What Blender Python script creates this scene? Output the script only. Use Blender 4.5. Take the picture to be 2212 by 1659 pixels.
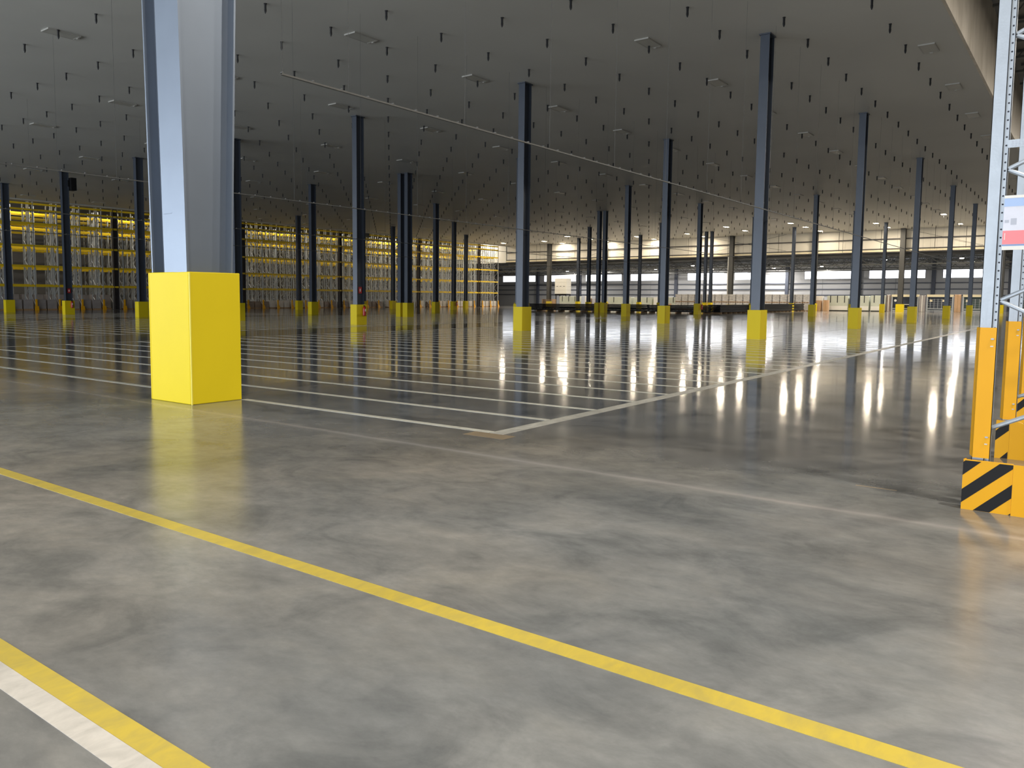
import bpy, math, random
from mathutils import Vector, Matrix
random.seed(7)
for o in list(bpy.data.objects): bpy.data.objects.remove(o)
SC = bpy.context.scene
COL = SC.collection
PI = math.pi

# ------------------------------------------------------------------ camera
cam = bpy.data.cameras.new('camera'); camo = bpy.data.objects.new('camera', cam); COL.objects.link(camo)
F = Vector((0.78388559, 0.61509358, -0.08475415)); R = Vector((0.61771507, -0.78637788, 0.0061585)); U = Vector((0.06286074, 0.05718147, 0.99638286))
m = Matrix((R, U, -F)).transposed().to_4x4(); m.translation = Vector((0, 0, 1.5)); camo.matrix_world = m
cam.sensor_fit = 'HORIZONTAL'; cam.sensor_width = 36.0; cam.lens = 1733.608 * 36.0 / 2212.0
cam.shift_x = 104.36 / 2212.0; cam.shift_y = -37.16 / 2212.0; cam.clip_end = 600
SC.camera = camo
# ------------------------------------------------------------------ world, exposure
W = bpy.data.worlds.new('world'); SC.world = W; W.use_nodes = True
W.node_tree.nodes['Background'].inputs[0].default_value = (0.72, 0.80, 0.92, 1)
W.node_tree.nodes['Background'].inputs[1].default_value = 0.15
SC.view_settings.view_transform = 'Standard'; SC.view_settings.look = 'None'
SC.view_settings.gamma = 1.0; SC.view_settings.use_curve_mapping = False
SC.view_settings.exposure = 0.0

def area(name, loc, aim, sx, sy, watts, col):
    l = bpy.data.lights.new(name, 'AREA'); l.shape = 'RECTANGLE'; l.size = sx; l.size_y = sy
    l.energy = watts; l.color = col
    o = bpy.data.objects.new(name, l); COL.objects.link(o); o.location = loc
    o.rotation_euler = Vector(aim).to_track_quat('-Z', 'Y').to_euler(); return o
DAY = (0.86, 0.93, 1.0); WARM = (1.0, 0.83, 0.62); NEUT = (1.0, 0.93, 0.82)
# daylight from behind the camera; unseen row, lengthened to add gloss to the columns
for y in (10, 34, 58, 82): area('unseen_daylight', (-17.6, y, 3.4), (1, 0, 0), 20, 4.6, 4700, DAY)
# high bays in the open aisle on the right (their housings are built below)
HB = [(-8, -5), (5, -5), (18, -5), (31, -5), (48, -5), (66, -5), (84, -5), (102, -5), (118, -5)]
for x, y in HB: area('high_bay_light', (x, y, 14.1), (0, 0, -1), 0.9, 0.9, 1850, NEUT)
# lamps over the yellow racks
for x in range(40, 126, 12): area('rack_hall_light', (x, 92.6, 12.6), (0, 0, -1), 6.0, 0.5, 480 if x < 98 else 850, NEUT)
# glow of the lit ceiling panels at the far end and of the dock lamps
LITPOS = [(106.7, 14.25), (108.1, 31.5), (108.7, 40.1), (111.3, 66.6), (114.1, 22.7), (114.9, 31.5), (116.1, 40.1), (116.7, 49.0), (117.7, 57.7), (118.5, 75.5), (118.5, 84.1), (118.7, 66.6), (121.0, 14.25), (121.5, 22.7), (122.4, 31.5), (123.2, 49.0), (124.0, 57.7), (124.2, 66.6), (124.4, 75.5)]
DOCKPOS = [(135.8, 85.1), (148.7, 88.8), (137.8, 75.6), (136.4, 66.1), (147.2, 68.0), (134.6, 55.3), (152, 58.5), (143.5, 45.2), (152.5, 47.1), (148, 37.6), (129.3, 24.3), (141.2, 14.8), (129.2, 14.8)]
for x, y in LITPOS: area('panel_light', (x, y, 11.36), (0, 0, -1), 1.1, 0.5, 560 if x < 122 else 330, (1.0, 0.87, 0.68))
for x, y in DOCKPOS: area('dock_light', (x, y, 7.3), (0, 0, -1), 0.5, 0.5, 850, (1.0, 0.96, 0.91))
# ------------------------------------------------------------------ materials
def lin(c): return tuple(((v / 255 / 12.92) if v / 255 <= 0.04045 else ((v / 255 + 0.055) / 1.055) ** 2.4) for v in c)
def mat(name, col, rough=0.5, metal=0.0, emis=None, es=0, var=0.0, vs=3.0, bump=0.0, bs=20, spec=0.5, alpha=None):
    M = bpy.data.materials.new(name); M.use_nodes = True; nt = M.node_tree; b = nt.nodes['Principled BSDF']
    b.inputs['Base Color'].default_value = (*col, 1); b.inputs['Roughness'].default_value = rough
    b.inputs['Metallic'].default_value = metal; b.inputs['Specular IOR Level'].default_value = spec
    if emis: b.inputs['Emission Color'].default_value = (*emis, 1); b.inputs['Emission Strength'].default_value = es
    if var or bump:
        tc = nt.nodes.new('ShaderNodeTexCoord'); n = nt.nodes.new('ShaderNodeTexNoise')
        n.inputs['Scale'].default_value = vs; n.inputs['Detail'].default_value = 4
        nt.links.new(tc.outputs['Object'], n.inputs['Vector'])
        if var:
            mx = nt.nodes.new('ShaderNodeMix'); mx.data_type = 'RGBA'
            mx.inputs[6].default_value = (*[max(0, c * (1 - var)) for c in col], 1)
            mx.inputs[7].default_value = (*[min(1, c * (1 + var)) for c in col], 1)
            nt.links.new(n.outputs['Fac'], mx.inputs[0]); nt.links.new(mx.outputs[2], b.inputs['Base Color'])
        if bump:
            n2 = nt.nodes.new('ShaderNodeTexNoise'); n2.inputs['Scale'].default_value = bs; n2.inputs['Detail'].default_value = 3
            nt.links.new(tc.outputs['Object'], n2.inputs['Vector'])
            bp = nt.nodes.new('ShaderNodeBump'); bp.inputs['Strength'].default_value = bump; bp.inputs['Distance'].default_value = 0.02
            nt.links.new(n2.outputs['Fac'], bp.inputs['Height']); nt.links.new(bp.outputs['Normal'], b.inputs['Normal'])
    return M
M = {}
M['guard'] = mat('guard_yellow', (0.80, 0.62, 0.012), 0.5, var=0.05, vs=1.2, spec=0.25)
M['guard_edge'] = mat('guard_edge_yellow', (0.9, 0.78, 0.12), 0.5)
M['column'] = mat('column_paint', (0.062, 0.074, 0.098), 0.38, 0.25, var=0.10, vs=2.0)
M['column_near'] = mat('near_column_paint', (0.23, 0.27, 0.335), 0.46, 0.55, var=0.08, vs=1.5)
M['column_grey'] = mat('grey_column_paint', (0.075, 0.075, 0.073), 0.5, var=0.1, spec=0.3)
M['column_dark'] = mat('dark_column_paint', (0.035, 0.03, 0.03), 0.5)
M['pin'] = mat('black_plastic', (0.006, 0.006, 0.008), 0.6)
M['galv'] = mat('galvanised_steel', (0.36, 0.40, 0.45), 0.45, 0.35, var=0.12, vs=9, bump=0.05, bs=60)
M['galv_far'] = mat('rack_steel', (0.45, 0.47, 0.48), 0.42, 0.25)
M['beam'] = mat('rack_beam_orange', (0.80, 0.55, 0.015), 0.42, var=0.08, vs=2)
M['protect'] = mat('protector_orange', (0.78, 0.38, 0.006), 0.45, var=0.05, vs=3, spec=0.25)
M['black'] = mat('black_paint', (0.010, 0.010, 0.011), 0.5, spec=0.2)
M['blackstack'] = mat('black_steel', (0.006, 0.0065, 0.009), 0.5, var=0.3, spec=0.15)
M['hole'] = mat('hole_shadow_steel', (0.03, 0.035, 0.05), 0.8)
M['panel'] = mat('lamp_panel_white', (0.42, 0.41, 0.37), 0.35)
M['panelframe'] = mat('lamp_frame', (0.38, 0.37, 0.34), 0.4)
M['lit'] = mat('lit_diffuser', (0.9, 0.85, 0.75), 0.4, emis=(1.0, 0.82, 0.56), es=26)
M['lit2'] = mat('lit_dock_lamp', (0.9, 0.88, 0.85), 0.4, emis=(1.0, 0.90, 0.76), es=40)
M['hb'] = mat('high_bay_lens', (0.9, 0.88, 0.85), 0.4, emis=(1.0, 0.93, 0.80), es=10)
M['window'] = mat('daylit_glazing', (0.8, 0.85, 0.9), 0.2, emis=(0.90, 0.93, 1.0), es=3.8)
M['wallwhite'] = mat('insulated_panel_white', (0.76, 0.72, 0.63), 0.5, var=0.05, vs=0.4)
M['wallgrey'] = mat('dock_wall_panel', (0.50, 0.50, 0.50), 0.5, var=0.05, vs=0.4)
M['rail'] = mat('girt_brown', (0.05, 0.045, 0.045), 0.5)
M['railblue'] = mat('girt_blue', (0.07, 0.08, 0.11), 0.5)
M['truss'] = mat('joist_steel', (0.10, 0.10, 0.09), 0.45, 0.3, var=0.4, vs=4)
M['deck'] = mat('roof_deck', (0.22, 0.20, 0.17), 0.6)
M['deckdark'] = mat('dock_roof_deck', (0.10, 0.10, 0.10), 0.6)
M['tray'] = mat('tray_steel', (0.11, 0.11, 0.105), 0.5, 0.0)
M['rod'] = mat('hanger_rod', (0.07, 0.07, 0.068), 0.6)
M['wrapg'] = mat('grey_wrap', (0.34, 0.31, 0.30), 0.35, var=0.2, vs=3, bump=0.4, bs=9)
M['wrapw'] = mat('white_wrap', (0.62, 0.58, 0.52), 0.3, var=0.25, vs=3, bump=0.4, bs=9)
M['wrapb'] = mat('brown_wrap', (0.22, 0.16, 0.12), 0.3, var=0.5, vs=4, bump=0.5, bs=9)
M['cans'] = mat('wrapped_cans', (0.46, 0.44, 0.42), 0.22, var=0.7, vs=6, bump=0.8, bs=10)
M['canwhite'] = mat('pallet_topsheet', (0.75, 0.74, 0.70), 0.5)
M['wood'] = mat('pallet_wood', (0.42, 0.26, 0.13), 0.7, var=0.3, vs=6)
M['board'] = mat('cardboard', (0.50, 0.32, 0.19), 0.7, var=0.15, vs=4)
M['cabinet'] = mat('pale_green_panel', (0.52, 0.55, 0.47), 0.35, var=0.12, vs=1.5)
M['cream'] = mat('cream_sheet', (0.74, 0.66, 0.46), 0.6)
M['navy'] = mat('navy_panel', (0.012, 0.018, 0.035), 0.4)
M['green'] = mat('dark_green_panel', (0.02, 0.05, 0.035), 0.4)
M['white'] = mat('white_paint', (0.78, 0.77, 0.72), 0.45, var=0.05)
M['red'] = mat('extinguisher_red', (0.45, 0.02, 0.02), 0.35)
M['signblue'] = mat('sign_blue', (0.30, 0.43, 0.70), 0.35)
M['signgrey'] = mat('sign_grey', (0.60, 0.61, 0.70), 0.35, var=0.10, vs=14)
M['signred'] = mat('sign_red', (0.78, 0.16, 0.18), 0.35, var=0.06, vs=10)
M['signdark'] = mat('sign_dark_blue', (0.12, 0.22, 0.45), 0.35)
M['signprint'] = mat('sign_print_grey', (0.40, 0.42, 0.50), 0.4)
M['tan'] = mat('tan_residue', (0.26, 0.20, 0.13), 0.4, var=0.3, vs=4)
M['joint'] = mat('joint_filler', (0.13, 0.12, 0.11), 0.5)

def nodes(name):
    X = bpy.data.materials.new(name); X.use_nodes = True; nt = X.node_tree
    return X, nt, nt.nodes['Principled BSDF'], (lambda a, b: nt.links.new(a, b))
def noise(nt, vec, scale, detail=4, rough=0.5, mapping=None, distort=0.0):
    n = nt.nodes.new('ShaderNodeTexNoise'); n.inputs['Scale'].default_value = scale
    n.inputs['Detail'].default_value = detail; n.inputs['Roughness'].default_value = rough; n.inputs['Distortion'].default_value = distort
    if mapping:
        mp = nt.nodes.new('ShaderNodeMapping'); mp.inputs['Scale'].default_value = mapping[:3]
        if len(mapping) > 3: mp.inputs['Rotation'].default_value = (0, 0, mapping[3])
        nt.links.new(vec, mp.inputs['Vector']); vec = mp.outputs[0]
    nt.links.new(vec, n.inputs['Vector']); return n
def ramp(nt, fac, stops):
    r = nt.nodes.new('ShaderNodeValToRGB'); e = r.color_ramp.elements
    while len(e) > 1: e.remove(e[-1])
    e[0].position = stops[0][0]; e[0].color = (*stops[0][1], 1)
    for p, c in stops[1:]:
        k = e.new(p); k.color = (*c, 1)
    nt.links.new(fac, r.inputs[0]); return r
def mixc(nt, kind, fac, a, b):
    mx = nt.nodes.new('ShaderNodeMix'); mx.data_type = 'RGBA'; mx.blend_type = kind
    if isinstance(fac, float): mx.inputs[0].default_value = fac
    else: nt.links.new(fac, mx.inputs[0])
    for i, v in ((6, a), (7, b)):
        if isinstance(v, tuple): mx.inputs[i].default_value = (*v, 1)
        else: nt.links.new(v, mx.inputs[i])
    return mx.outputs[2]

# polished concrete floor
def floor_material():
    X, nt, b, L = nodes('polished_concrete'); geo = nt.nodes.new('ShaderNodeNewGeometry'); P = geo.outputs['Position']
    n1 = noise(nt, P, 0.55, 8, 0.62, (1, 1, 1), 0.6); n2 = noise(nt, P, 1.9, 8, 0.62, (1.0, 0.8, 1, 0.3), 0.7)
    n3 = noise(nt, P, 7.0, 8, 0.72, (1, 0.6, 1, 0.4)); n4 = noise(nt, P, 0.16, 3, 0.5)
    r1 = ramp(nt, n1.outputs['Fac'], [(0.30, (0.20, 0.204, 0.198)), (0.5, (0.275, 0.272, 0.255)), (0.68, (0.345, 0.336, 0.31))])
    r2 = ramp(nt, n2.outputs['Fac'], [(0.34, (0.72, 0.73, 0.74)), (0.50, (0.98, 0.98, 0.98)), (0.66, (1.12, 1.10, 1.07))])
    c = mixc(nt, 'MULTIPLY', 1.0, r1.outputs[0], r2.outputs[0])
    r3 = ramp(nt, n3.outputs['Fac'], [(0.34, (0.85, 0.85, 0.855)), (0.66, (1.10, 1.10, 1.10))])
    c = mixc(nt, 'MULTIPLY', 1.0, c, r3.outputs[0])
    r4 = ramp(nt, n4.outputs['Fac'], [(0.4, (0.92, 0.95, 1.0)), (0.62, (1.05, 0.98, 0.90))])
    c = mixc(nt, 'MULTIPLY', 1.0, c, r4.outputs[0])
    # chalky worn joint along x = 6.12
    sep = nt.nodes.new('ShaderNodeSeparateXYZ'); L(P, sep.inputs[0])
    nw = noise(nt, P, 2.5, 6, 0.75)
    def math_(op, a, bb):
        k = nt.nodes.new('ShaderNodeMath'); k.operation = op
        for i, v in enumerate((a, bb)):
            if isinstance(v, (int, float)): k.inputs[i].default_value = v
            else: L(v, k.inputs[i])
        return k.outputs[0]
    off = math_('MULTIPLY', math_('SUBTRACT', nw.outputs['Fac'], 0.5), 0.10)
    d = math_('ABSOLUTE', math_('SUBTRACT', math_('ADD', sep.outputs[0], off), 6.12), 0)
    near = ramp(nt, d, [(0.0, (0.95, 0.95, 0.95)), (0.022, (0.7, 0.7, 0.7)), (0.06, (0.3, 0.3, 0.3)), (0.13, (0.12, 0.12, 0.12)), (0.3, (0, 0, 0))])
    c = mixc(nt, 'MIX', near.outputs[0], c, (0.44, 0.415, 0.39))
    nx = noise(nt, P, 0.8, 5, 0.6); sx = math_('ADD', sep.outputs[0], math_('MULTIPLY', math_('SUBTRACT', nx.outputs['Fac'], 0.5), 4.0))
    x_tone = ramp(nt, math_('DIVIDE', sx, 10.0), [(0.25, (1, 1, 1)), (0.56, (0.86, 0.86, 0.865)), (0.66, (0.74, 0.75, 0.76)), (0.85, (0.58, 0.60, 0.645))])  # floor colour gets darker along x, away from the camera
    c = mixc(nt, 'MULTIPLY', 1.0, c, x_tone.outputs[0])
    far = ramp(nt, math_('MULTIPLY', math_('GREATER_THAN', sep.outputs[0], 99.0), 1.0), [(0.0, (1, 1, 1)), (1.0, (2.2, 2.1, 1.95))])  # far floor colour raised to bounce more light onto the ceiling
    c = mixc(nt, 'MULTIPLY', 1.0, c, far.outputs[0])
    # scuffs and hairline marks
    v = noise(nt, P, 3.2, 10, 0.8, (1.0, 3.0, 1, 0.9), 1.2)
    rs = ramp(nt, v.outputs['Fac'], [(0.0, (1, 1, 1)), (0.665, (1, 1, 1)), (0.70, (1.15, 1.15, 1.15)), (0.74, (1, 1, 1))])
    c = mixc(nt, 'MULTIPLY', 1.0, c, rs.outputs[0])
    L(c, b.inputs['Base Color'])
    nr = noise(nt, P, 1.3, 6, 0.6); rr = ramp(nt, nr.outputs['Fac'], [(0.3, (0.055, 0.055, 0.055)), (0.7, (0.12, 0.12, 0.12))])
    rw = nt.nodes.new('ShaderNodeMath'); rw.operation = 'ADD'; L(rr.outputs[0], rw.inputs[0])
    rq = ramp(nt, math_('DIVIDE', sx, 10.0), [(0.45, (0.14, 0.14, 0.14)), (0.95, (0, 0, 0))]); L(rq.outputs[0], rw.inputs[1]); L(rw.outputs[0], b.inputs['Roughness']); b.inputs['Specular IOR Level'].default_value = 0.5
    nb = noise(nt, P, 3.0, 3, 0.5); bp = nt.nodes.new('ShaderNodeBump'); bp.inputs['Strength'].default_value = 0.07; bp.inputs['Distance'].default_value = 0.004
    L(nb.outputs['Fac'], bp.inputs['Height']); L(bp.outputs['Normal'], b.inputs['Normal'])
    return X
def paint_line(name, c0, c1):
    X, nt, b, L = nodes(name); geo = nt.nodes.new('ShaderNodeNewGeometry'); P = geo.outputs['Position']
    n = noise(nt, P, 5, 8, 0.65, (1, 2.2, 1, 0.4), 0.5); r = ramp(nt, n.outputs['Fac'], [(0.35, c0), (0.62, c1)])
    L(r.outputs[0], b.inputs['Base Color']); b.inputs['Roughness'].default_value = 0.3; return X
def ceiling_material():
    X, nt, b, L = nodes('insulated_ceiling'); geo = nt.nodes.new('ShaderNodeNewGeometry'); P = geo.outputs['Position']
    n = noise(nt, P, 0.12, 4, 0.5); r = ramp(nt, n.outputs['Fac'], [(0.35, (0.49, 0.48, 0.445)), (0.65, (0.54, 0.53, 0.49))])
    L(r.outputs[0], b.inputs['Base Color']); b.inputs['Roughness'].default_value = 0.5; b.inputs['Specular IOR Level'].default_value = 0.35
    return X
def foil_material():
    X, nt, b, L = nodes('brushed_metal_liner'); geo = nt.nodes.new('ShaderNodeNewGeometry'); P = geo.outputs['Position']
    n = noise(nt, P, 1.0, 5, 0.6, (1.2, 1, 0.35)); r = ramp(nt, n.outputs['Fac'], [(0.3, (0.55, 0.49, 0.40)), (0.7, (0.74, 0.67, 0.57))])
    L(r.outputs[0], b.inputs['Base Color']); b.inputs['Roughness'].default_value = 0.36; b.inputs['Metallic'].default_value = 0.4
    n2 = noise(nt, P, 0.6, 3, 0.5, (1, 1, 0.5)); bp = nt.nodes.new('ShaderNodeBump'); bp.inputs['Strength'].default_value = 0.7; bp.inputs['Distance'].default_value = 0.12
    L(n2.outputs['Fac'], bp.inputs['Height']); L(bp.outputs['Normal'], b.inputs['Normal']); return X
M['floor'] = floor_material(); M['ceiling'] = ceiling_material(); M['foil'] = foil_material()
M['wline'] = paint_line('white_line_paint', (0.50, 0.49, 0.43), (0.66, 0.65, 0.57))
M['wline_wide'] = paint_line('worn_white_line_paint', (0.36, 0.35, 0.31), (0.52, 0.51, 0.46))
M['wline_fg'] = paint_line('white_foreground_line', (0.58, 0.55, 0.50), (0.74, 0.70, 0.64))
M['yline'] = paint_line('yellow_line_paint', (0.56, 0.44, 0.10), (0.68, 0.52, 0.08))

# ------------------------------------------------------------------ mesh helpers
class MB:
    def __init__(s): s.v = []; s.f = []
    def box(s, x0, y0, z0, x1, y1, z1):
        i = len(s.v); s.v += [(x0, y0, z0), (x1, y0, z0), (x1, y1, z0), (x0, y1, z0), (x0, y0, z1), (x1, y0, z1), (x1, y1, z1), (x0, y1, z1)]
        s.f += [(i, i + 3, i + 2, i + 1), (i + 4, i + 5, i + 6, i + 7), (i, i + 1, i + 5, i + 4), (i + 1, i + 2, i + 6, i + 5), (i + 2, i + 3, i + 7, i + 6), (i + 3, i, i + 4, i + 7)]
        return s
    def hexa(s, b, t):      # four bottom points, four top points
        i = len(s.v); s.v += list(b) + list(t)
        s.f += [(i, i + 3, i + 2, i + 1), (i + 4, i + 5, i + 6, i + 7), (i, i + 1, i + 5, i + 4), (i + 1, i + 2, i + 6, i + 5), (i + 2, i + 3, i + 7, i + 6), (i + 3, i, i + 4, i + 7)]
        return s
    def bar(s, p, q, w, h=None, n=4):   # prism between two points
        p = Vector(p); q = Vector(q); d = (q - p).normalized(); h = h or w
        a = d.cross(Vector((0, 0, 1)))
        if a.length < 1e-4: a = Vector((1, 0, 0))
        a.normalize(); b = d.cross(a).normalized(); i = len(s.v)
        for c in (p, q):
            for k in range(n):
                t = 2 * PI * (k + 0.5) / n; sc = 1.4142 if n == 4 else 1.0
                s.v.append(tuple(c + a * math.cos(t) * w / 2 * sc + b * math.sin(t) * h / 2 * sc))
        s.f += [(i + k, i + (k + 1) % n, i + n + (k + 1) % n, i + n + k) for k in range(n)]
        s.f += [tuple(i + k for k in range(n))[::-1], tuple(i + n + k for k in range(n))]
        return s
    def lathe(s, prof, n=8, cx=0, cy=0):
        i = len(s.v)
        for r, z in prof:
            for k in range(n): s.v.append((cx + r * math.cos(2 * PI * k / n), cy + r * math.sin(2 * PI * k / n), z))
        for j in range(len(prof) - 1):
            for k in range(n):
                a = i + j * n + k; b2 = i + j * n + (k + 1) % n
                s.f.append((a, b2, b2 + n, a + n))
        s.f.append(tuple(i + k for k in range(n))[::-1]); s.f.append(tuple(i + (len(prof) - 1) * n + k for k in range(n)))
        return s
    def prismx(s, poly, x0, x1):        # polygon in (y, z) extruded along x
        i = len(s.v); n = len(poly)
        for x in (x0, x1):
            for y, z in poly: s.v.append((x, y, z))
        s.f += [(i + k, i + (k + 1) % n, i + n + (k + 1) % n, i + n + k) for k in range(n)]
        s.f += [tuple(i + k for k in range(n))[::-1], tuple(i + n + k for k in range(n))]
        return s
    def mesh(s, name, m):
        me = bpy.data.meshes.new(name); me.from_pydata(s.v, [], s.f); me.update(); me.materials.append(m)
        return me
def link(name, me, parent=None, loc=(0, 0, 0), rz=0):
    o = bpy.data.objects.new(name, me); COL.objects.link(o)
    if parent is not None: o.parent = parent
    o.location = loc
    if rz: o.rotation_euler.z = rz
    return o
def part(name, mb, m, parent, label=None, loc=(0, 0, 0)):
    o = link(name, mb.mesh(name, M[m]) if isinstance(mb, MB) else mb, parent, loc)
    if label: o['label'] = label
    return o
def tag(o, label, cat, group=None, kind=None):
    if label: o['label'] = label
    if cat: o['category'] = cat
    if group: o['group'] = group
    if kind: o['kind'] = kind
    return o
def thing(name, label, cat, loc=(0, 0, 0), group=None):
    o = bpy.data.objects.new(name, None); COL.objects.link(o); o.location = loc; o.empty_display_size = 0.2
    return tag(o, label, cat, group)
def copy_thing(o, loc, parent=None):
    c = o.copy(); COL.objects.link(c)
    if parent is not None: c.parent = parent
    else: c.location = loc
    for ch in [k for k in bpy.data.objects if k.parent == o]: copy_thing(ch, None, c)
    return c
def struct(name, mb, m, label=None):
    o = link(name, mb.mesh(name, M[m])); o['kind'] = 'structure'
    if label: o['label'] = label
    return o
def bevel(o, w=0.012, seg=2):
    b = o.modifiers.new('bevel', 'BEVEL'); b.width = w; b.segments = seg; b.limit_method = 'ANGLE'; return o
ORD = ['zeroth', 'first', 'second', 'third', 'fourth', 'fifth', 'sixth', 'seventh', 'eighth', 'ninth', 'tenth', 'eleventh', 'twelfth', 'thirteenth', 'fourteenth', 'fifteenth', 'sixteenth', 'seventeenth', 'eighteenth', 'nineteenth', 'twentieth']

# ------------------------------------------------------------------ shell
CZ = 11.45
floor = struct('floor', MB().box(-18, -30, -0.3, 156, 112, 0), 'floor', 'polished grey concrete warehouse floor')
ceil_ = struct('ceiling', MB().box(-3, 4.6, CZ, 125.4, 88.2, CZ + 0.3), 'ceiling', 'dark grey flat insulated ceiling')
struct('trim_1', MB().box(-3, 87.4, CZ - 0.12, 125.4, 88.3, CZ - 0.004), 'ceiling', 'flat trim along the ceiling edge above the racks')
# metal liner band standing on the ceiling edge
liner = thing('wall_right', None, None); liner['kind'] = 'structure'; liner['label'] = 'tall creased metal liner band rising from the ceiling edge'
for k in range(0, 59):
    x0 = 8 + k * 2.0
    part('panel', MB().box(x0, 4.48, CZ - 0.05, x0 + 1.985, 4.58, CZ + 3.6), 'foil', liner)
struct('ceiling_upper', MB().box(-18, -30, 15.6, 126, 5.0, 15.8), 'deck', 'brown high roof deck over the open aisle')
struct('wall_back', MB().box(-18.3, -30, 0, -18, 112, 16), 'deck')
struct('wall_side', MB().box(-18, -30.3, 0, 156, -30, 16), 'deckdark')
struct('wall_left', MB().box(-18, 112, 0, 156, 112.3, 16), 'deck')
struct('ceiling_rack_hall', MB().box(-18, 88.3, 14.2, 156, 112, 14.4), 'deck')
struct('ceiling_dock', MB().box(125.9, -30, 8.55, 156, 112, 8.7), 'deckdark')
struct('trim_dock_roof', MB().box(125.55, 88.5, 8.3, 125.9, 112, 14.2), 'wallwhite')

# bulkhead wall above the dock opening
bulk = thing('wall_far', None, None); bulk['kind'] = 'structure'; bulk['label'] = 'white panelled bulkhead wall hanging above the dock opening'
seams = [-30, -24, -18, -12, -6, 0, 6.0, 10.2, 14.0, 17.6, 24.2, 29.7, 38.2, 45.2, 52.4, 59.1, 66.5, 73.5, 80.8, 88.2]
for a, b in zip(seams[:-1], seams[1:]):
    part('panel', MB().box(125.5, a + 0.03, 8.5, 125.62, b - 0.03, CZ + 0.2), 'wallwhite', bulk)
    part('panel', MB().box(125.5, a + 0.03, CZ + 0.23, 125.62, b - 0.03, 15.6), 'wallwhite', bulk)
part('backing', MB().box(125.66, -30, 8.4, 125.76, 88.2, 15.6), 'rail', bulk)
part('girt', MB().box(125.30, -30, 10.05, 125.48, 88.2, 10.2), 'rail', bulk, 'dark brown horizontal girt')
part('girt', MB().box(125.30, -30, 8.72, 125.48, 88.2, 8.82), 'rail', bulk, 'dark brown horizontal girt')
part('sill', MB().box(125.2, -30, 8.38, 125.64, 88.2, 8.62), 'cream', bulk, 'pale cream bottom edge')
part('girt', MB().box(125.2, -30, 8.26, 125.5, 88.2, 8.36), 'rail', bulk, 'dark brown horizontal girt')
part('fascia', MB().box(126.0, -30, 7.75, 126.1, 88.2, 8.25), 'column_grey', bulk, 'grey lower fascia strip')
for y in (29.1, 23.6, 13.4, 45.8, 74.5, 81.4):      # rods and braces on the bulkhead
    part('drop_pipe', MB().bar((125.2, y, 8.4), (125.2, y, CZ), 0.05, n=6), 'tray', bulk)
for y0, y1 in ((37, 49), (49, 37), (12, 21), (63, 71), (71, 63), (77, 86)):
    part('cross_brace', MB().bar((125.25, y0, 8.9), (125.25, y1, CZ - 0.1), 0.035, n=4), 'rod', bulk)

# far dock wall with the window band
DX = 155.0; posts = [-22, -11, 0.0, 10.9, 21.6, 33.0, 45.3, 56.2, 67.0, 78.3, 89.2, 100.1, 111]
dock = thing('wall_dock', None, None); dock['kind'] = 'structure'; dock['label'] = 'pale grey dock wall far behind, with blue girts'
for a, b in zip(posts[:-1], posts[1:]):
    for z0, z1 in ((0, 1.45), (1.47, 2.5), (2.53, 3.55), (3.58, 4.6), (4.63, 5.4)):
        n = 2
        for k in range(n):
            ya = a + (b - a) * k / n; yb = a + (b - a) * (k + 1) / n
            part('panel', MB().box(DX, ya + 0.02, z0, DX + 0.15, yb - 0.02, z1), 'wallgrey', dock)
    part('panel', MB().box(DX, a + 0.02, 6.87, DX + 0.15, b - 0.02, 8.5), 'wallgrey', dock)
part('backing', MB().box(DX + 0.2, -30, 0, DX + 0.3, 112, 5.42).box(DX + 0.2, -30, 6.86, DX + 0.3, 112, 8.6), 'wallgrey', dock)
for z in (2.5, 3.55, 4.6): part('girt', MB().box(DX - 0.2, -30, z - 0.07, DX - 0.02, 112, z + 0.09), 'railblue', dock)
for y in posts[1:-1]:
    part('post', MB().box(DX - 0.5, y - 0.28, 0, DX - 0.02, y + 0.28, 8.5), 'railblue', dock, 'dark blue wall post')
wins = [(-20.3, -12.6), (-9.4, -1.6), (1.6, 9.3), (12.4, 20.3), (22.9, 31.5), (34.2, 42.3), (50.2, 55.2), (57.3, 64.7), (68.8, 77.2), (79.3, 87.9), (90.4, 98.6), (101, 110)]
n = 0
edges = [-30]
for a, b in wins:
    n += 1
    w = thing('window_%d' % n, None, None); w['kind'] = 'structure'; w['label'] = 'bright daylit strip window high on the dock wall'
    w.location = (DX, (a + b) / 2, 5.42); hw = (b - a) / 2
    k = 4
    for i in range(k):
        part('pane', MB().box(0.05, -hw + i * 2 * hw / k + 0.02, 0.03, 0.09, -hw + (i + 1) * 2 * hw / k - 0.02, 1.42), 'window', w)
    part('window_frame', MB().box(0, -hw - 0.05, 0, 0.15, hw + 0.05, 0.03).box(0, -hw - 0.05, 1.42, 0.15, hw + 0.05, 1.45).box(0, -hw - 0.05, 0, 0.15, -hw, 1.45).box(0, hw, 0, 0.15, hw + 0.05, 1.45), 'railblue', w)
    edges += [a - 0.05, b + 0.05]
edges.append(112)
for a, b in zip(edges[0::2], edges[1::2]): part('panel', MB().box(DX, a, 5.42, DX + 0.15, b, 6.87), 'wallgrey', dock)

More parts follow.
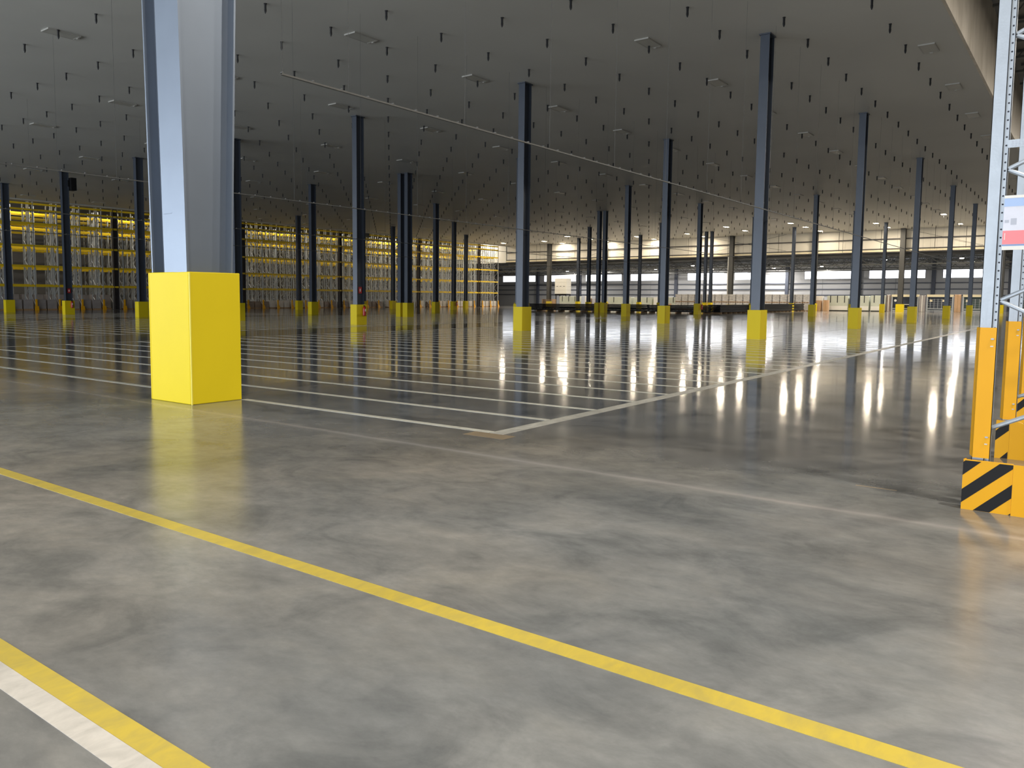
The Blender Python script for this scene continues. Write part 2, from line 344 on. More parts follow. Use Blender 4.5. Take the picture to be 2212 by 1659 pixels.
# trusses over the dock
def truss_mesh(name, axis, a, b, z0, z1, step, w=0.09, m='truss'):
    t = MB()
    def p(s, z): return (s, 0, z) if axis == 'x' else (0, s, z)
    t.bar(p(a, z0), p(b, z0), w * 1.4); t.bar(p(a, z1), p(b, z1), w * 1.4)
    n = int((b - a) / step); up = True
    for k in range(n):
        s0 = a + k * step; s1 = s0 + step
        t.bar(p(s0, z0 if up else z1), p(s1, z1 if up else z0), w * 0.6); up = not up
    return t.mesh(name, M[m])
gm = truss_mesh('girder_truss', 'y', -29, 110, 6.7, 7.62, 1.1, 0.12)
for k, x in enumerate((127.2, 140.0, 150.2)):
    o = link('girder_truss', gm, None, (x, 0, 0)); tag(o, 'dark open web girder truss over the dock, %s back from the bulkhead' % ORD[k + 1], 'truss', 'dock roof trusses')
jm = truss_mesh('bar_joist', 'x', 127.4, 154.4, 7.95, 8.50, 0.9, 0.07)
for k in range(64):
    o = link('bar_joist', jm, None, (0, -14 + k * 1.9, 0)); tag(o, 'slim dark bar joist spanning the dock roof, number %d from the right' % (k + 1), 'joist', 'dock roof bar joists')
am = truss_mesh('roof_joist', 'y', -20, 4.3, 14.4, 15.5, 0.8, 0.09)
for k in range(34):
    o = link('roof_joist', am, None, (14 + k * 3.2, 0, 0)); tag(o, 'dark bar joist under the high roof at upper right, number %d from the camera' % (k + 1), 'joist', 'aisle roof bar joists')

# ------------------------------------------------------------------ floor markings and joints
def strip(name, x0, y0, x1, y1, m, label=None, z=0.002):
    part(name, MB().box(x0, y0, 0.0003, x1, y1, z), m, floor, label)
for k in range(0, 45):
    x = 7.19 + k * 1.186
    segs = [(5.28, 25.1), (30.3, 50.1), (55.2, 70)] if k else [(5.28, 9.80), (10.85, 25.1), (30.3, 50.1)]
    if k > 34: segs = segs[:2]
    for s0, s1 in segs: strip('white_line', x, s0, x + (0.115 if k < 12 else 0.10), s1, 'wline')
strip('wide_white_line', 7.19, 5.08, 62, 5.27, 'wline_wide', 'wide worn white line closing the bays')
strip('wide_white_line', 8.4, 25.1, 60, 25.24, 'wline_wide', 'thin far white line closing the bays')
strip('wide_white_line', 8.4, 30.14, 60, 30.28, 'wline_wide', 'thin far white line closing the bays')
strip('wide_white_line', 8.4, 50.1, 60, 50.25, 'wline_wide', 'thin far white line closing the bays')
strip('tan_patch', 6.93, 4.90, 7.18, 5.45, 'tan', 'tan residue patch at the line corner', 0.0011)
strip('yellow_residue', 7.05, 1.16, 7.075, 1.46, 'tan', 'faint yellow residue mark', 0.0011)
strip('yellow_line', 2.835, -8, 2.945, 60, 'yline', 'long yellow aisle line')
strip('yellow_line', 1.335, -8, 1.43, 60, 'yline', 'yellow line beside the white one in the near corner')
strip('white_line', 1.235, -8, 1.334, 60, 'wline_fg', 'broad white line along the near yellow one')
for y in (10.4, 21.5, 32.6, 54.9, 66, 77): strip('joint', 7.3, y, 125, y + 0.03, 'joint', z=0.0012)
for x in (31.4, 47.6, 64.6, 81, 98): strip('joint', x, -28, x + 0.03, 88, 'joint', z=0.0012)

# ------------------------------------------------------------------ columns
def hsec(mb, x0, x1, y0, y1, z0, z1, t=0.028, x0t=None, x1t=None):
    a = x0 if x0t is None else x0t; b = x1 if x1t is None else x1t; ym = (y0 + y1) / 2
    mb.hexa([(x0, y0, z0), (x0 + t, y0, z0), (x0 + t, y1, z0), (x0, y1, z0)], [(a, y0, z1), (a + t, y0, z1), (a + t, y1, z1), (a, y1, z1)])
    mb.hexa([(x1 - t, y0, z0), (x1, y0, z0), (x1, y1, z0), (x1 - t, y1, z0)], [(b - t, y0, z1), (b, y0, z1), (b, y1, z1), (b - t, y1, z1)])
    mb.hexa([(x0 + t, ym - t / 2, z0), (x1 - t, ym - t / 2, z0), (x1 - t, ym + t / 2, z0), (x0 + t, ym + t / 2, z0)],
            [(a + t, ym - t / 2, z1), (b - t, ym - t / 2, z1), (b - t, ym + t / 2, z1), (a + t, ym + t / 2, z1)])
    return mb
def guard_mesh(gx, gy, h, m='guard'):
    t = 0.03; mb = MB()
    mb.box(0, 0, 0, gx, t, h).box(0, gy - t, 0, gx, gy, h).box(0, t, 0, t, gy - t, h).box(gx - t, t, 0, gx, gy - t, h).box(t, t, h - 0.10, gx - t, gy - t, h - 0.06)
    return mb.mesh('guard', M[m])
# the near column
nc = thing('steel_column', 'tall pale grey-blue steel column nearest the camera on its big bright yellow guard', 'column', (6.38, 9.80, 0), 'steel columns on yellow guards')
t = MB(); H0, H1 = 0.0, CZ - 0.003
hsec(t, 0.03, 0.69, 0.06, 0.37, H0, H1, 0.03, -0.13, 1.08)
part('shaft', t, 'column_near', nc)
def taper_plate(name, x0, x1, y0, y1, dx):
    part(name, MB().hexa([(x0, y0, 0), (x1, y0, 0), (x1, y1, 0), (x0, y1, 0)], [(x0 + dx, y0, H1), (x1 + dx, y0, H1), (x1 + dx, y1, H1), (x0 + dx, y1, H1)]), 'column_near', nc)
taper_plate('side_plate', 0.06, 0.08, 0.37, 0.66, -0.16)
taper_plate('back_plate', 0.22, 0.24, 0.60, 0.97, -0.16)
taper_plate('lip_plate', 0.05, 0.24, 0.945, 0.97, -0.16)
part('splice_plate', MB().box(0.010, 0.40, 2.66, 0.034, 0.62, 2.675), 'column_near', nc)
g = part('guard', guard_mesh(0.83, 1.04, 1.845), 'guard', nc, 'tall bright yellow box guard'); bevel(g, 0.012, 2)
part('corner_trim', MB().box(-0.004, -0.004, 0, 0.012, 0.012, 1.83), 'guard_edge', nc)

gmesh = guard_mesh(0.78, 0.50, 1.13)
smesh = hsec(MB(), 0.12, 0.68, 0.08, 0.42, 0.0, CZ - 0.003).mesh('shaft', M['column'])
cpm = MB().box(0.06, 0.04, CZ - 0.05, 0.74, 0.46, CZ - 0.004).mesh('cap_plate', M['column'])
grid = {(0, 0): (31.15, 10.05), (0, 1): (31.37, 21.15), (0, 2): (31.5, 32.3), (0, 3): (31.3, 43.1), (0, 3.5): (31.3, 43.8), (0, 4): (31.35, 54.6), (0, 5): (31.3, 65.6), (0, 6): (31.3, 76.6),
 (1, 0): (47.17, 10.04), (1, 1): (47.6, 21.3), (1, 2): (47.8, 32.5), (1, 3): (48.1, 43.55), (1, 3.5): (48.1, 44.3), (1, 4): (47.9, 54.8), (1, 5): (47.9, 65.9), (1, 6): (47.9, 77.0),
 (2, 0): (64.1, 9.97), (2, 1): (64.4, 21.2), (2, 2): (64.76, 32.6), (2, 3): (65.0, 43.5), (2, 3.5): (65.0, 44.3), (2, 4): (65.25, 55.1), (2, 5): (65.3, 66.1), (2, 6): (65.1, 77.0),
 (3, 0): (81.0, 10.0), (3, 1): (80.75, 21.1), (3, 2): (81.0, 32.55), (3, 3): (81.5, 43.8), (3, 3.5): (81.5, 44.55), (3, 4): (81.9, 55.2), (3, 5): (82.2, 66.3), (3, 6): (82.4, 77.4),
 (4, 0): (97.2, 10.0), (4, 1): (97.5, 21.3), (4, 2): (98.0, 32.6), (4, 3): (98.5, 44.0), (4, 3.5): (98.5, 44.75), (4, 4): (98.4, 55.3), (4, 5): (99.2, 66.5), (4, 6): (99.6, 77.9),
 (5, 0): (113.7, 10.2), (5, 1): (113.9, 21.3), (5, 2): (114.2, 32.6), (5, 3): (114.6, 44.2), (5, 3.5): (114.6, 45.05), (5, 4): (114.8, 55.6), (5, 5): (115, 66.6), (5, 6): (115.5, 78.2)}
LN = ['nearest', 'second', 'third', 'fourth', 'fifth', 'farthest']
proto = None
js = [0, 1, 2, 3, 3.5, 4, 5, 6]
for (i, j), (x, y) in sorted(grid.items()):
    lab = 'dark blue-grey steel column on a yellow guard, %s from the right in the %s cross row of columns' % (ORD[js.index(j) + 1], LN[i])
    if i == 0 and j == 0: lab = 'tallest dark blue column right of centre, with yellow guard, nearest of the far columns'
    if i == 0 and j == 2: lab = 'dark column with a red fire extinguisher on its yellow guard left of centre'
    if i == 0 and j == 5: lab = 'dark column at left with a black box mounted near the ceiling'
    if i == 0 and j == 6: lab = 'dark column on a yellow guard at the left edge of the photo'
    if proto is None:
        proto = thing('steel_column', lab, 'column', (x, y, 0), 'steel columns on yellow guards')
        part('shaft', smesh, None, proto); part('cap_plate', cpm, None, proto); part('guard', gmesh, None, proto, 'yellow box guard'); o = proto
    else:
        o = copy_thing(proto, (x, y, 0)); o['label'] = lab
    if (i, j) == (0, 5):
        part('mounted_box', MB().box(0.72, -0.25, 10.0, 1.15, 0.35, 11.0), 'black', o, 'black box mounted near the top')
        part('bracket', MB().box(0.60, 0.0, 10.3, 0.74, 0.1, 10.8), 'black', o)
# columns inside the rack front
dk = hsec(MB(), 0, 0.55, 0, 0.36, 0, 13.9).mesh('shaft', M['column_dark'])
for k, x in enumerate((48.0, 65.6, 82.9, 100.6, 117.2)):
    c = thing('rack_hall_column', 'near-black steel column standing inside the yellow rack front, %s from the left' % ORD[k + 1], 'column', (x, 88.62, 0), 'dark columns inside the rack front')
    part('shaft', dk, None, c); part('base_plate', MB().box(-0.08, -0.08, 0, 0.63, 0.44, 0.03), 'column_dark', c)
# grey columns in the dock opening
gy = hsec(MB(), 0, 0.8, 0, 0.62, 0, 8.5).mesh('shaft', M['column_grey']); gt = MB().box(0, 0, 8.5, 0.5, 0.62, CZ).mesh('upper_shaft', M['column_grey'])
gg = guard_mesh(1.0, 0.9, 1.1)
for k, y in enumerate((9.8, 21.3, 32.7, 45.0, 56.0, 67.0, 78.3)):
    c = thing('dock_column', 'mid grey steel column in the dock opening, %s from the right' % ORD[k + 1], 'column', (124.4, y - 0.3, 0), 'grey dock opening columns')
    part('shaft', hsec(MB(), 0, 0.7, 0, 0.62, 0, CZ - 0.003).mesh('shaft', M['column_grey']), None, c); part('guard', gg, None, c, 'bright yellow low guard', (-0.15, -0.14, 0))
    if k in (0, 3): part('downpipe', MB().bar((0.2, 0.75, 1.2), (0.2, 0.75, 8.2), 0.14, n=8), 'canwhite', c, 'pale downpipe')

# fire extinguishers and small red signs on the columns
def extinguisher(x, y, z, lab):
    e = thing('fire_extinguisher', lab, 'extinguisher', (x, y, z), 'fire extinguishers on the guards')
    part('cylinder', MB().lathe([(0.07, 0), (0.09, 0.03), (0.09, 0.42), (0.05, 0.5), (0.03, 0.53)], 10), 'red', e)
    part('valve', MB().box(-0.05, -0.02, 0.53, 0.06, 0.02, 0.58), 'black', e); part('hose', MB().bar((0.07, -0.02, 0.53), (0.11, -0.03, 0.12), 0.025, n=5), 'black', e)
    part('instruction_label', MB().box(-0.04, -0.095, 0.25, 0.04, -0.088, 0.38), 'canwhite', e)
extinguisher(31.98, 32.19, 0.50, 'red fire extinguisher on the yellow guard left of centre')
extinguisher(31.8, 65.49, 0.55, 'red fire extinguisher on the yellow guard below the black box')
extinguisher(82.8, 66.19, 0.5, 'red fire extinguisher on a small distant guard left of centre')
extinguisher(81.7, 32.44, 0.5, 'red fire extinguisher on a small distant guard right of centre')
for x, y, lab in ((31.85, 32.372, 'small red sign on the dark column left of centre'), (31.7, 65.672, 'small red sign on the dark column below the black box')):
    s = thing('fire_sign', lab, 'sign', (x, y, 1.75), 'small red fire signs')
    part('plate', MB().box(-0.12, 0, 0, 0.12, 0.01, 0.36), 'red', s); part('pictogram', MB().box(-0.04, -0.004, 0.1, 0.03, 0, 0.26), 'canwhite', s)

# ------------------------------------------------------------------ ceiling pins
def in_view(x, y, z):
    d = Vector((x, y, z - 1.5)); w = d.dot(F)
    if w <= 0: return None
    u = 1106 - 104.36 + 1733.6 * d.dot(R) / w; v = 829.5 - 37.16 - 1733.6 * d.dot(U) / w
    return (u, v) if -5 < u < 2217 and -5 < v < 1665 else None
pys = [6.4, 9.22, 11.53] + [14.35 + 2.81 * k for k in range(26)]
pins = []
for k in range(-2, 37):
    for y in pys:
        x = 15.0 + 2.985 * k
        if in_view(x, y, CZ): pins.append((math.hypot(x, y), x, y))
pins.sort()
pinm = MB().lathe([(0.012, -0.34), (0.040, -0.27), (0.044, -0.20), (0.038, -0.17), (0.042, -0.02), (0.055, -0.02), (0.055, 0.0)], 6).mesh('ceiling_pin', M['pin'])
for k, (d, x, y) in enumerate(pins[:300]):
    o = link('ceiling_pin', pinm, None, (x, y, CZ)); tag(o, 'short black pointed pin hanging from the dark ceiling', 'ceiling pin', 'black pins hanging from the ceiling')
mb = MB()
for d, x, y in pins[300:]: mb.lathe([(0.012 , CZ - 0.34), (0.04, CZ - 0.25), (0.036, CZ)], 5, x, y)
o = link('ceiling_pins', mb.mesh('ceiling_pins', M['pin'])); tag(o, 'rows of tiny distant black pins under the ceiling', 'ceiling pins', None, 'stuff')

# ------------------------------------------------------------------ ceiling lights
fr = MB().box(-0.62, -0.29, -0.05, 0.62, -0.25, 0).box(-0.62, 0.25, -0.05, 0.62, 0.29, 0).box(-0.62, -0.25, -0.05, -0.56, 0.25, 0).box(0.56, -0.25, -0.05, 0.62, 0.25, 0).mesh('light_frame', M['panelframe'])
df = MB().box(-0.56, -0.25, -0.045, 0.56, 0.25, -0.002).mesh('diffuser', M['panel'])
dl = MB().box(-0.56, -0.25, -0.045, 0.56, 0.25, -0.002).mesh('diffuser', M['lit'])
rows = [5.75, 14.25, 22.7, 31.5, 40.1, 49.0, 57.7, 66.6, 75.5, 84.1]
litpos = set(LITPOS)
def light(x, y, on, lab):
    t = thing('ceiling_light', lab, 'light', (x, y, CZ), 'lit ceiling light panels' if on else 'unlit ceiling light panels')
    link('light_frame', fr, t); link('diffuser', dl if on else df, t)
    part('end_cap', MB().box(0.60, -0.05, -0.07, 0.68, 0.05, 0), 'panelframe', t) if (not on and x < 60) else None
for r, y in enumerate(rows):
    for k in range(-1, 12):
        x = 22.45 + 7.2 * k
        if in_view(x, y, CZ) and not (y > 5 and (x, y) in litpos): light(x, y, False, 'unlit flat ceiling light panel, %s along the %s lamp row from the right' % (ORD[k + 2], ORD[r + 1]))
for x, y in sorted(litpos):
    r = rows.index(y); cnt = sorted(p[0] for p in litpos if p[1] == y).index(x)
    light(x, y, True, 'glowing ceiling light panel, %s lit one along the %s lamp row from the right' % (ORD[cnt + 1], ORD[r + 1]))
# dock lamps
for k, (x, y) in enumerate(DOCKPOS):
    t = thing('dock_lamp', 'small glowing high bay lamp under the dock joists, %s from the left' % ORD[k + 1], 'lamp', (x, y, 7.45), 'glowing dock lamps')
    part('housing', MB().lathe([(0.30, 0), (0.24, 0.12), (0.08, 0.28), (0.05, 0.32)], 10), 'tray', t); part('lens', MB().lathe([(0.20, -0.08), (0.29, -0.01)], 10), 'lit2', t)
    part('cord', MB().bar((0, 0, 0.3), (0, 0, 1.1), 0.02), 'black', t)
for k, (x, y) in enumerate(HB):
    t = thing('high_bay_lamp', 'high bay lamp over the open right aisle, %s along the aisle' % ORD[k + 1], 'lamp', (x, y, 14.2), 'aisle high bay lamps')
    part('housing', MB().lathe([(0.5, 0), (0.45, 0.2), (0.1, 0.4)], 12), 'tray', t)

# ------------------------------------------------------------------ cable trays along the column rows
def tray(lab, x0, x1, y, z, step, first):
    t = thing('cable_tray', lab, 'cable tray', (x0, y, z), 'thin cable trays hung along the column rows')
    L = x1 - x0
    part('rail', MB().box(0, -0.02, -0.004, L, 0.02, 0.0).box(0, -0.02, 0, L, -0.016, 0.022).box(0, 0.016, 0, L, 0.02, 0.022), 'tray', t)
    mb = MB(); k = 0
    while k * 0.6 < min(L, 34):
        mb.box(k * 0.6, -0.024, 0.022, k * 0.6 + 0.02, 0.024, 0.045); k += 1
    part('clips', mb, 'tray', t)['kind'] = 'stuff'
    s = 0.02; k = 0
    while s < L:
        part('hanger_rod', MB().bar((s, 0, 0), (s, 0, CZ - z), 0.005, n=4), 'rod', t)
        s += first if k == 0 else step; k += 1
tray('thin perforated cable tray slanting from upper left across the hall to the lower right', 7.95, 88, 9.72, 4.80, 3.05, 1.35)
tray('thin cable tray crossing the left columns, upper of the two far ones', 4.0, 70, 20.9, 4.66, 3.05, 1.35)
tray('thin cable tray crossing the left columns, lower of the two far ones', 6.0, 110, 32.0, 4.70, 6.1, 3.05)
tray('faintest cable tray low across the leftmost columns', 16.0, 110, 43.2, 4.75, 6.1, 3.05)
v = thing('vent_box', 'small grey louvred box hung at the ceiling edge left of centre', 'vent', (83.2, 83.6, 10.4))
part('casing', MB().box(0, 0, 0, 0.95, 0.4, 0.45), 'tray', v)
for k in range(4): part('louvre', MB().box(0.04, -0.03, 0.05 + k * 0.1, 0.91, 0, 0.09 + k * 0.1), 'column_grey', v)
part('shelf', MB().box(-0.3, -0.05, -0.12, 1.2, 0.45, -0.06), 'tray', v); part('rod', MB().bar((0.1, 0.2, 0.45), (0.1, 0.2, 1.05), 0.02).bar((0.85, 0.2, 0.45), (0.85, 0.2, 1.05), 0.02), 'rod', v)

# ------------------------------------------------------------------ yellow rack rows in the far left
XR0, PITCH, NF = 34.35, 2.475, 37
ZL = [(2.50, 2.66), (4.55, 4.71), (6.72, 6.88), (9.05, 9.25), (11.10, 11.36)]
ZBACK = [2.6, 4.65, 6.8, 8.95, 10.6]
RT = 11.5
def frame_mb(y0, y1, detailed=True):
    mb = MB(); w = 0.12
    mb.box(-w / 2, y0, 0, w / 2, y0 + 0.09, RT).box(-w / 2, y1 - 0.09, 0, w / 2, y1, RT)
    z = 0.5; up = True
    while z < RT - 1.2:
        mb.bar((0, y0 + 0.09 if up else y1 - 0.09, z), (0, y1 - 0.09 if up else y0 + 0.09, z + 1.0), 0.045); z += 1.0; up = not up
    return mb
FRY = [(88.75, 89.85), (90.15, 91.25), (94.2, 95.3), (95.6, 96.7), (100.2, 101.3), (101.6, 102.7)]
for r, (y0, y1) in enumerate(FRY):
    t = thing('pallet_rack', ['long front pallet rack row of yellow beams and steel uprights', 'second pallet rack row standing just behind the front rack', 'third pallet rack row seen through the front racks', 'fourth pallet rack row seen through the front racks', 'fifth pallet rack row deep behind the others', 'last pallet rack row deepest in the hall'][r], 'rack', (0, 0, 0), 'pallet rack rows along the left far side')
    fm = frame_mb(0, y1 - y0).mesh('upright_frame', M['galv_far'])
    for k in range(NF): link('upright_frame', fm, t, (XR0 + k * PITCH, y0, 0))
    bm_ = MB().box(0.05, -0.05, -0.04, PITCH - 0.05, 0.0, 0.17).mesh('beam', M['beam'])
    if r == 0:
        pg = MB().box(-0.09, -0.12, 0.02, 0.09, -0.01, 1.15).mesh('post_protector', M['protect'])
        ft = MB().prismx([(-0.14, 0), (-0.02, 0), (-0.02, 0.42)], -0.2, 0.2).mesh('hazard_foot', M['protect'])
        for k in range(NF):
            x = XR0 + k * PITCH
            link('post_protector', pg, t, (x, y0, 0)); link('hazard_foot', ft, t, (x, y0 - 0.11, 0))
            if k < NF - 1:
                for z0, z1 in ZL: link('beam', bm_, t, (x, y0, z0))
                link('beam', bm_, t, (x, y0, 10.45))
        mb = MB()
        for z in ZBACK: mb.box(XR0, y1, z, XR0 + (NF - 1) * PITCH, y1 + 0.05, z + 0.15)
        o = part('rear_beams', mb, 'beam', t); o['kind'] = 'stuff'
    else:
        mb = MB()
        for z in ZBACK: mb.box(XR0, y0 - 0.05, z, XR0 + (NF - 1) * PITCH, y0, z + 0.15).box(XR0, y1, z, XR0 + (NF - 1) * PITCH, y1 + 0.05, z + 0.15)
        o = part('beams', mb, 'beam', t); o['kind'] = 'stuff'
# wrapped pallets standing in the rack bottoms
def pallet_meshes(w, d, h, m):
    wood = MB(); 
    for k in range(5): wood.box(k * (w - 0.12) / 4, 0, 0.10, k * (w - 0.12) / 4 + 0.12, d, 0.125)
    for k in range(3): wood.box(0, k * (d - 0.1) / 2, 0.0, w, k * (d - 0.1) / 2 + 0.1, 0.10)
    ld = MB(); e = 0.03
    ld.hexa([(e, e, 0.125), (w - e, e, 0.125), (w - e, d - e, 0.125), (e, d - e, 0.125)], [(e + .02, e + .02, h), (w - e - .02, e + .02, h), (w - e - .02, d - e - .02, h), (e + .02, d - e - .02, h)])
    return wood.mesh('pallet_base', M['wood']), ld.mesh('wrapped_load', M[m])
pmg = pallet_meshes(0.98, 0.95, 1.12, 'wrapg'); pmw = pallet_meshes(0.98, 0.95, 1.08, 'wrapw'); pmb = pallet_meshes(0.98, 0.95, 0.95, 'wrapb')
CNT = {}
col_x = (48.0, 65.6, 82.9, 100.6, 117.2)
for k in range(NF - 1):
    for s in (0, 1):
        x = XR0 + k * PITCH + 0.17 + s * 1.13
        if any(x - 0.1 < c + 0.6 and x + 1.1 > c - 0.1 for c in col_x): continue
        if x < 52: pm, lab = pmg, 'grey shrink-wrapped pallet in the left rack bays'
        elif x < 70: pm, lab = (pmb, 'brown mottled wrapped pallet beside the near column')
        elif x < 80: pm, lab = (pmw, 'pale wrapped pallet in the rack bays left of centre')
        elif x < 104: pm, lab = ((pmb, 'brown mottled wrapped pallet in the central rack bays') if (k + s) % 3 else (pmw, 'pale wrapped pallet in the central rack bays'))
        else: pm, lab = (pmw, 'white wrapped bale pallet in the rack bays by the white wall')
        if 80 < x < 104 and (k * 2 + s) % 4 == 3: continue
        CNT[lab] = CNT.get(lab, 0) + 1
        t = thing('wrapped_pallet', lab + ', %s from the left' % ORD[CNT[lab]], 'pallet', (x, 88.9, 0.0), lab.replace('pallet', 'pallets', 1))
        link('pallet_base', pm[0], t); link('wrapped_load', pm[1], t)
for k in range(10):
    x = 37 + k * 1.3
    t = thing('wrapped_pallet', 'dusky wrapped pallet deeper inside the left racks, %s from the left' % ORD[k + 1], 'pallet', (x, 92.6, 0.0), 'wrapped pallets deeper inside the left racks')
    link('pallet_base', pmg[0], t); o = link('wrapped_load', pmg[1], t); o.scale = (1, 1, 1.5)

# ------------------------------------------------------------------ low black stacks in front of the dock
def black_stack(lab, x0, y0, x1, y1, h):
    t = thing('black_beam_stack', lab, 'beam stack', (x0, y0, 0), 'low black beam stacks')
    w, d = x1 - x0, y1 - y0; along_y = d > w
    n = 5; hh = (h - 0.12) / n
    for k in range(n):
        z = 0.12 + k * hh; e = 0.04 * (k % 2)
        part('beam', MB().box(e, e, z + 0.015, w - e, d - e, z + hh - 0.01), 'blackstack', t)
    L = d if along_y else w; s = 0.3
    while s < L:
        if along_y: part('bearer', MB().box(-0.05, s, 0, w + 0.05, s + 0.12, 0.12), 'wood', t)
        else: part('bearer', MB().box(s, -0.05, 0, s + 0.12, d + 0.05, 0.12), 'wood', t)
        s += 1.6
    mb = MB(); s = 0.2
    while s < L:
        if along_y: mb.box(-0.012, s, 0.26, 0.0, s + 0.10, 0.34)
        else: mb.box(s, -0.012, 0.26, s + 0.10, 0.0, 0.34)
        s += 0.45
    part('beam_hooks', mb, 'tray', t)['kind'] = 'stuff'
black_stack('leftmost low black stack of long beams on the floor right of centre', 86, 49.0, 87.4, 57.2, 0.93)
black_stack('second low black beam stack, between the paired columns', 86, 41.0, 87.4, 48.7, 0.95)
black_stack('third low black beam stack, right of the paired columns', 86, 33.6, 87.4, 40.7, 0.92)
black_stack('fourth low black beam stack, left of the tall dark column', 88.2, 32.9, 100.0, 34.3, 0.98)
black_stack('rightmost low black beam stack, right of the tall dark column', 100.6, 32.6, 119.8, 34.0, 1.05)

# pallets of wrapped cans in two tiers
canb = [MB() for _ in range(2)]
wood = MB().box(0, 0, 0, 1.0, 0.98, 0.03).box(0, 0, 0.09, 1.0, 0.98, 0.12).box(0, 0, 0.03, 1.0, 0.1, 0.09).box(0, 0.44, 0.03, 1.0, 0.54, 0.09).box(0, 0.88, 0.03, 1.0, 0.98, 0.09).mesh('pallet_base', M['wood'])
load = MB()
for k in range(3): load.box(0.02, 0.02, 0.12 + k * 0.36, 0.98, 0.96, 0.12 + k * 0.36 + 0.33)
load = load.mesh('can_layers', M['cans']); topm = MB().box(0.0, 0.0, 1.17, 1.0, 0.98, 1.20).mesh('top_sheet', M['canwhite'])
for k in range(19):
    for tier in (0, 1):
        y = 32.0 + k * 1.07
        t = thing('can_pallet', 'glossy wrapped can pallet, %s from the right in the %s tier of the row' % (ORD[k + 1], 'upper' if tier else 'lower'), 'pallet', (120.5, y, tier * 1.171), 'two-tier row of wrapped can pallets')
        link('pallet_base', wood, t); link('can_layers', load, t)
        if tier: link('top_sheet', topm, t)
# pale cabinets wrapped for delivery, further left and right
def cabinet(x, y0, y1, h, lab, hooks=3, m='cabinet', z=0):
    t = thing('dock_cabinet', lab, 'cabinet', (x, y0, z), 'pale wrapped dock cabinets'); w = y1 - y0
    bevel(part('body', MB().box(0, 0, 0.1, 1.2, w, h), m, t), 0.04, 2)
    part('plinth', MB().box(0.05, 0.05, 0, 1.15, w - 0.05, 0.1), 'black', t)
    part('lower_panel', MB().box(-0.02, 0.06, 0.16, 0.0, w - 0.06, 0.75), 'canwhite', t)
    for k in range(hooks):
        yy = w * (k + 0.5) / hooks
        part('strap', MB().box(-0.03, yy - 0.05, h * 0.55, -0.0, yy + 0.05, h + 0.02), 'black', t)
cabinet(122, 70.6, 74.4, 2.0, 'pale green wrapped cabinet left of the grey dock columns', 3)
cabinet(122, 60.6, 64.8, 1.9, 'pale green cabinet just right of the first thin dark columns', 2)
cabinet(122, 56.9, 60.2, 1.85, 'pale green cabinet beside the paired columns', 2)
cabinet(122, 51.2, 55.2, 1.9, 'pale green cabinet left of the wrapped can pallets', 3)
cabinet(127.6, 28.6, 31.5, 2.25, 'pale wrapped dock panel crate right of the cardboard boxes', 3)
cabinet(127.6, 25.8, 28.3, 2.25, 'middle pale dock panel crate, partly behind a dark column', 2)
cabinet(127.6, 23.7, 25.6, 2.3, 'whitish dock panel crate beside the small yellow guard', 2)
# brown pallets and boxes
def pallet_pile(x, y, n, lab, w=1.2):
    t = thing('pallet_pile', lab, 'pallets', (x, y, 0), 'brown wooden pallet piles')
    for k in range(n):
        part('pallet', MB().box(0, 0, k * .15, 1.2, w, k * .15 + .02).box(0, 0, k * .15 + .11, 1.2, w, k * .15 + .13).box(0, 0, k * .15 + .02, 1.2, .12, k * .15 + .11).box(0, w - .12, k * .15 + .02, 1.2, w, k * .15 + .11), 'wood', t)
pallet_pile(121, 75.2, 10, 'pile of brown pallets just right of the large dark column', 2.2)
pallet_pile(121, 66.6, 11, 'pile of brown pallets between the grey columns', 1.5)
pallet_pile(119.5, 63.9, 6, 'low pile of brown pallets beside the yellow guard', 1.6)
pallet_pile(119.2, 52.8, 6, 'low pile of brown pallets left of the can pallets', 1.9)
def box_thing(name, lab, cat, x0, y0, x1, y1, h, m, extra=None):
    t = thing(name, lab, cat, (x0, y0, 0)); bevel(part('body', MB().box(0, 0, 0, x1 - x0, y1 - y0, h), m, t), 0.02, 1)
    part('tape', MB().box(-0.004, (y1 - y0) / 2 - 0.05, 0.02, 0, (y1 - y0) / 2 + 0.05, h), 'wood' if m == 'board' else 'canwhite', t)
    return t
box_thing('cardboard_box', 'tall cardboard box left of the pale crates, nearest the column', 'box', 125.8, 31.9, 126.8, 33.3, 1.55, 'board')
box_thing('cardboard_box', 'narrow cardboard box beside the pale crates', 'box', 125.8, 30.9, 126.6, 31.6, 1.6, 'board')
box_thing('crate_box', 'white upright box behind the cardboard boxes', 'box', 127.0, 32.0, 128.0, 33.8, 2.2, 'canwhite')
box_thing('white_cabinet', 'narrow white cabinet beside the brown pallets', 'cabinet', 122, 68.5, 123, 69.3, 2.0, 'canwhite')
box_thing('white_cabinet', 'white cabinet between two pale green cabinets', 'cabinet', 122, 55.4, 123, 56.6, 1.9, 'canwhite')
# raised white sectional unit
t = thing('sectional_unit', 'tall white sectional box unit raised above the pale cabinets', 'equipment', (123.5, 73.9, 0))
for k in range(4): part('section', MB().box(0, 0.0, 2.45 + k * 0.68, 1.6, 2.4, 2.45 + k * 0.68 + 0.66), 'white', t)
for k in range(3): part('slot', MB().box(-0.02, 0.35 + k * 0.7, 3.75, 0, 0.65 + k * 0.7, 3.82), 'black', t)
part('underframe', MB().box(0.02, 0.05, 2.2, 1.55, 2.35, 2.44), 'black', t)
for yy in (0.1, 2.15):
    for xx in (0.1, 1.4): part('leg', MB().box(xx, yy, 0, xx + 0.12, yy + 0.12, 2.2), 'black', t)
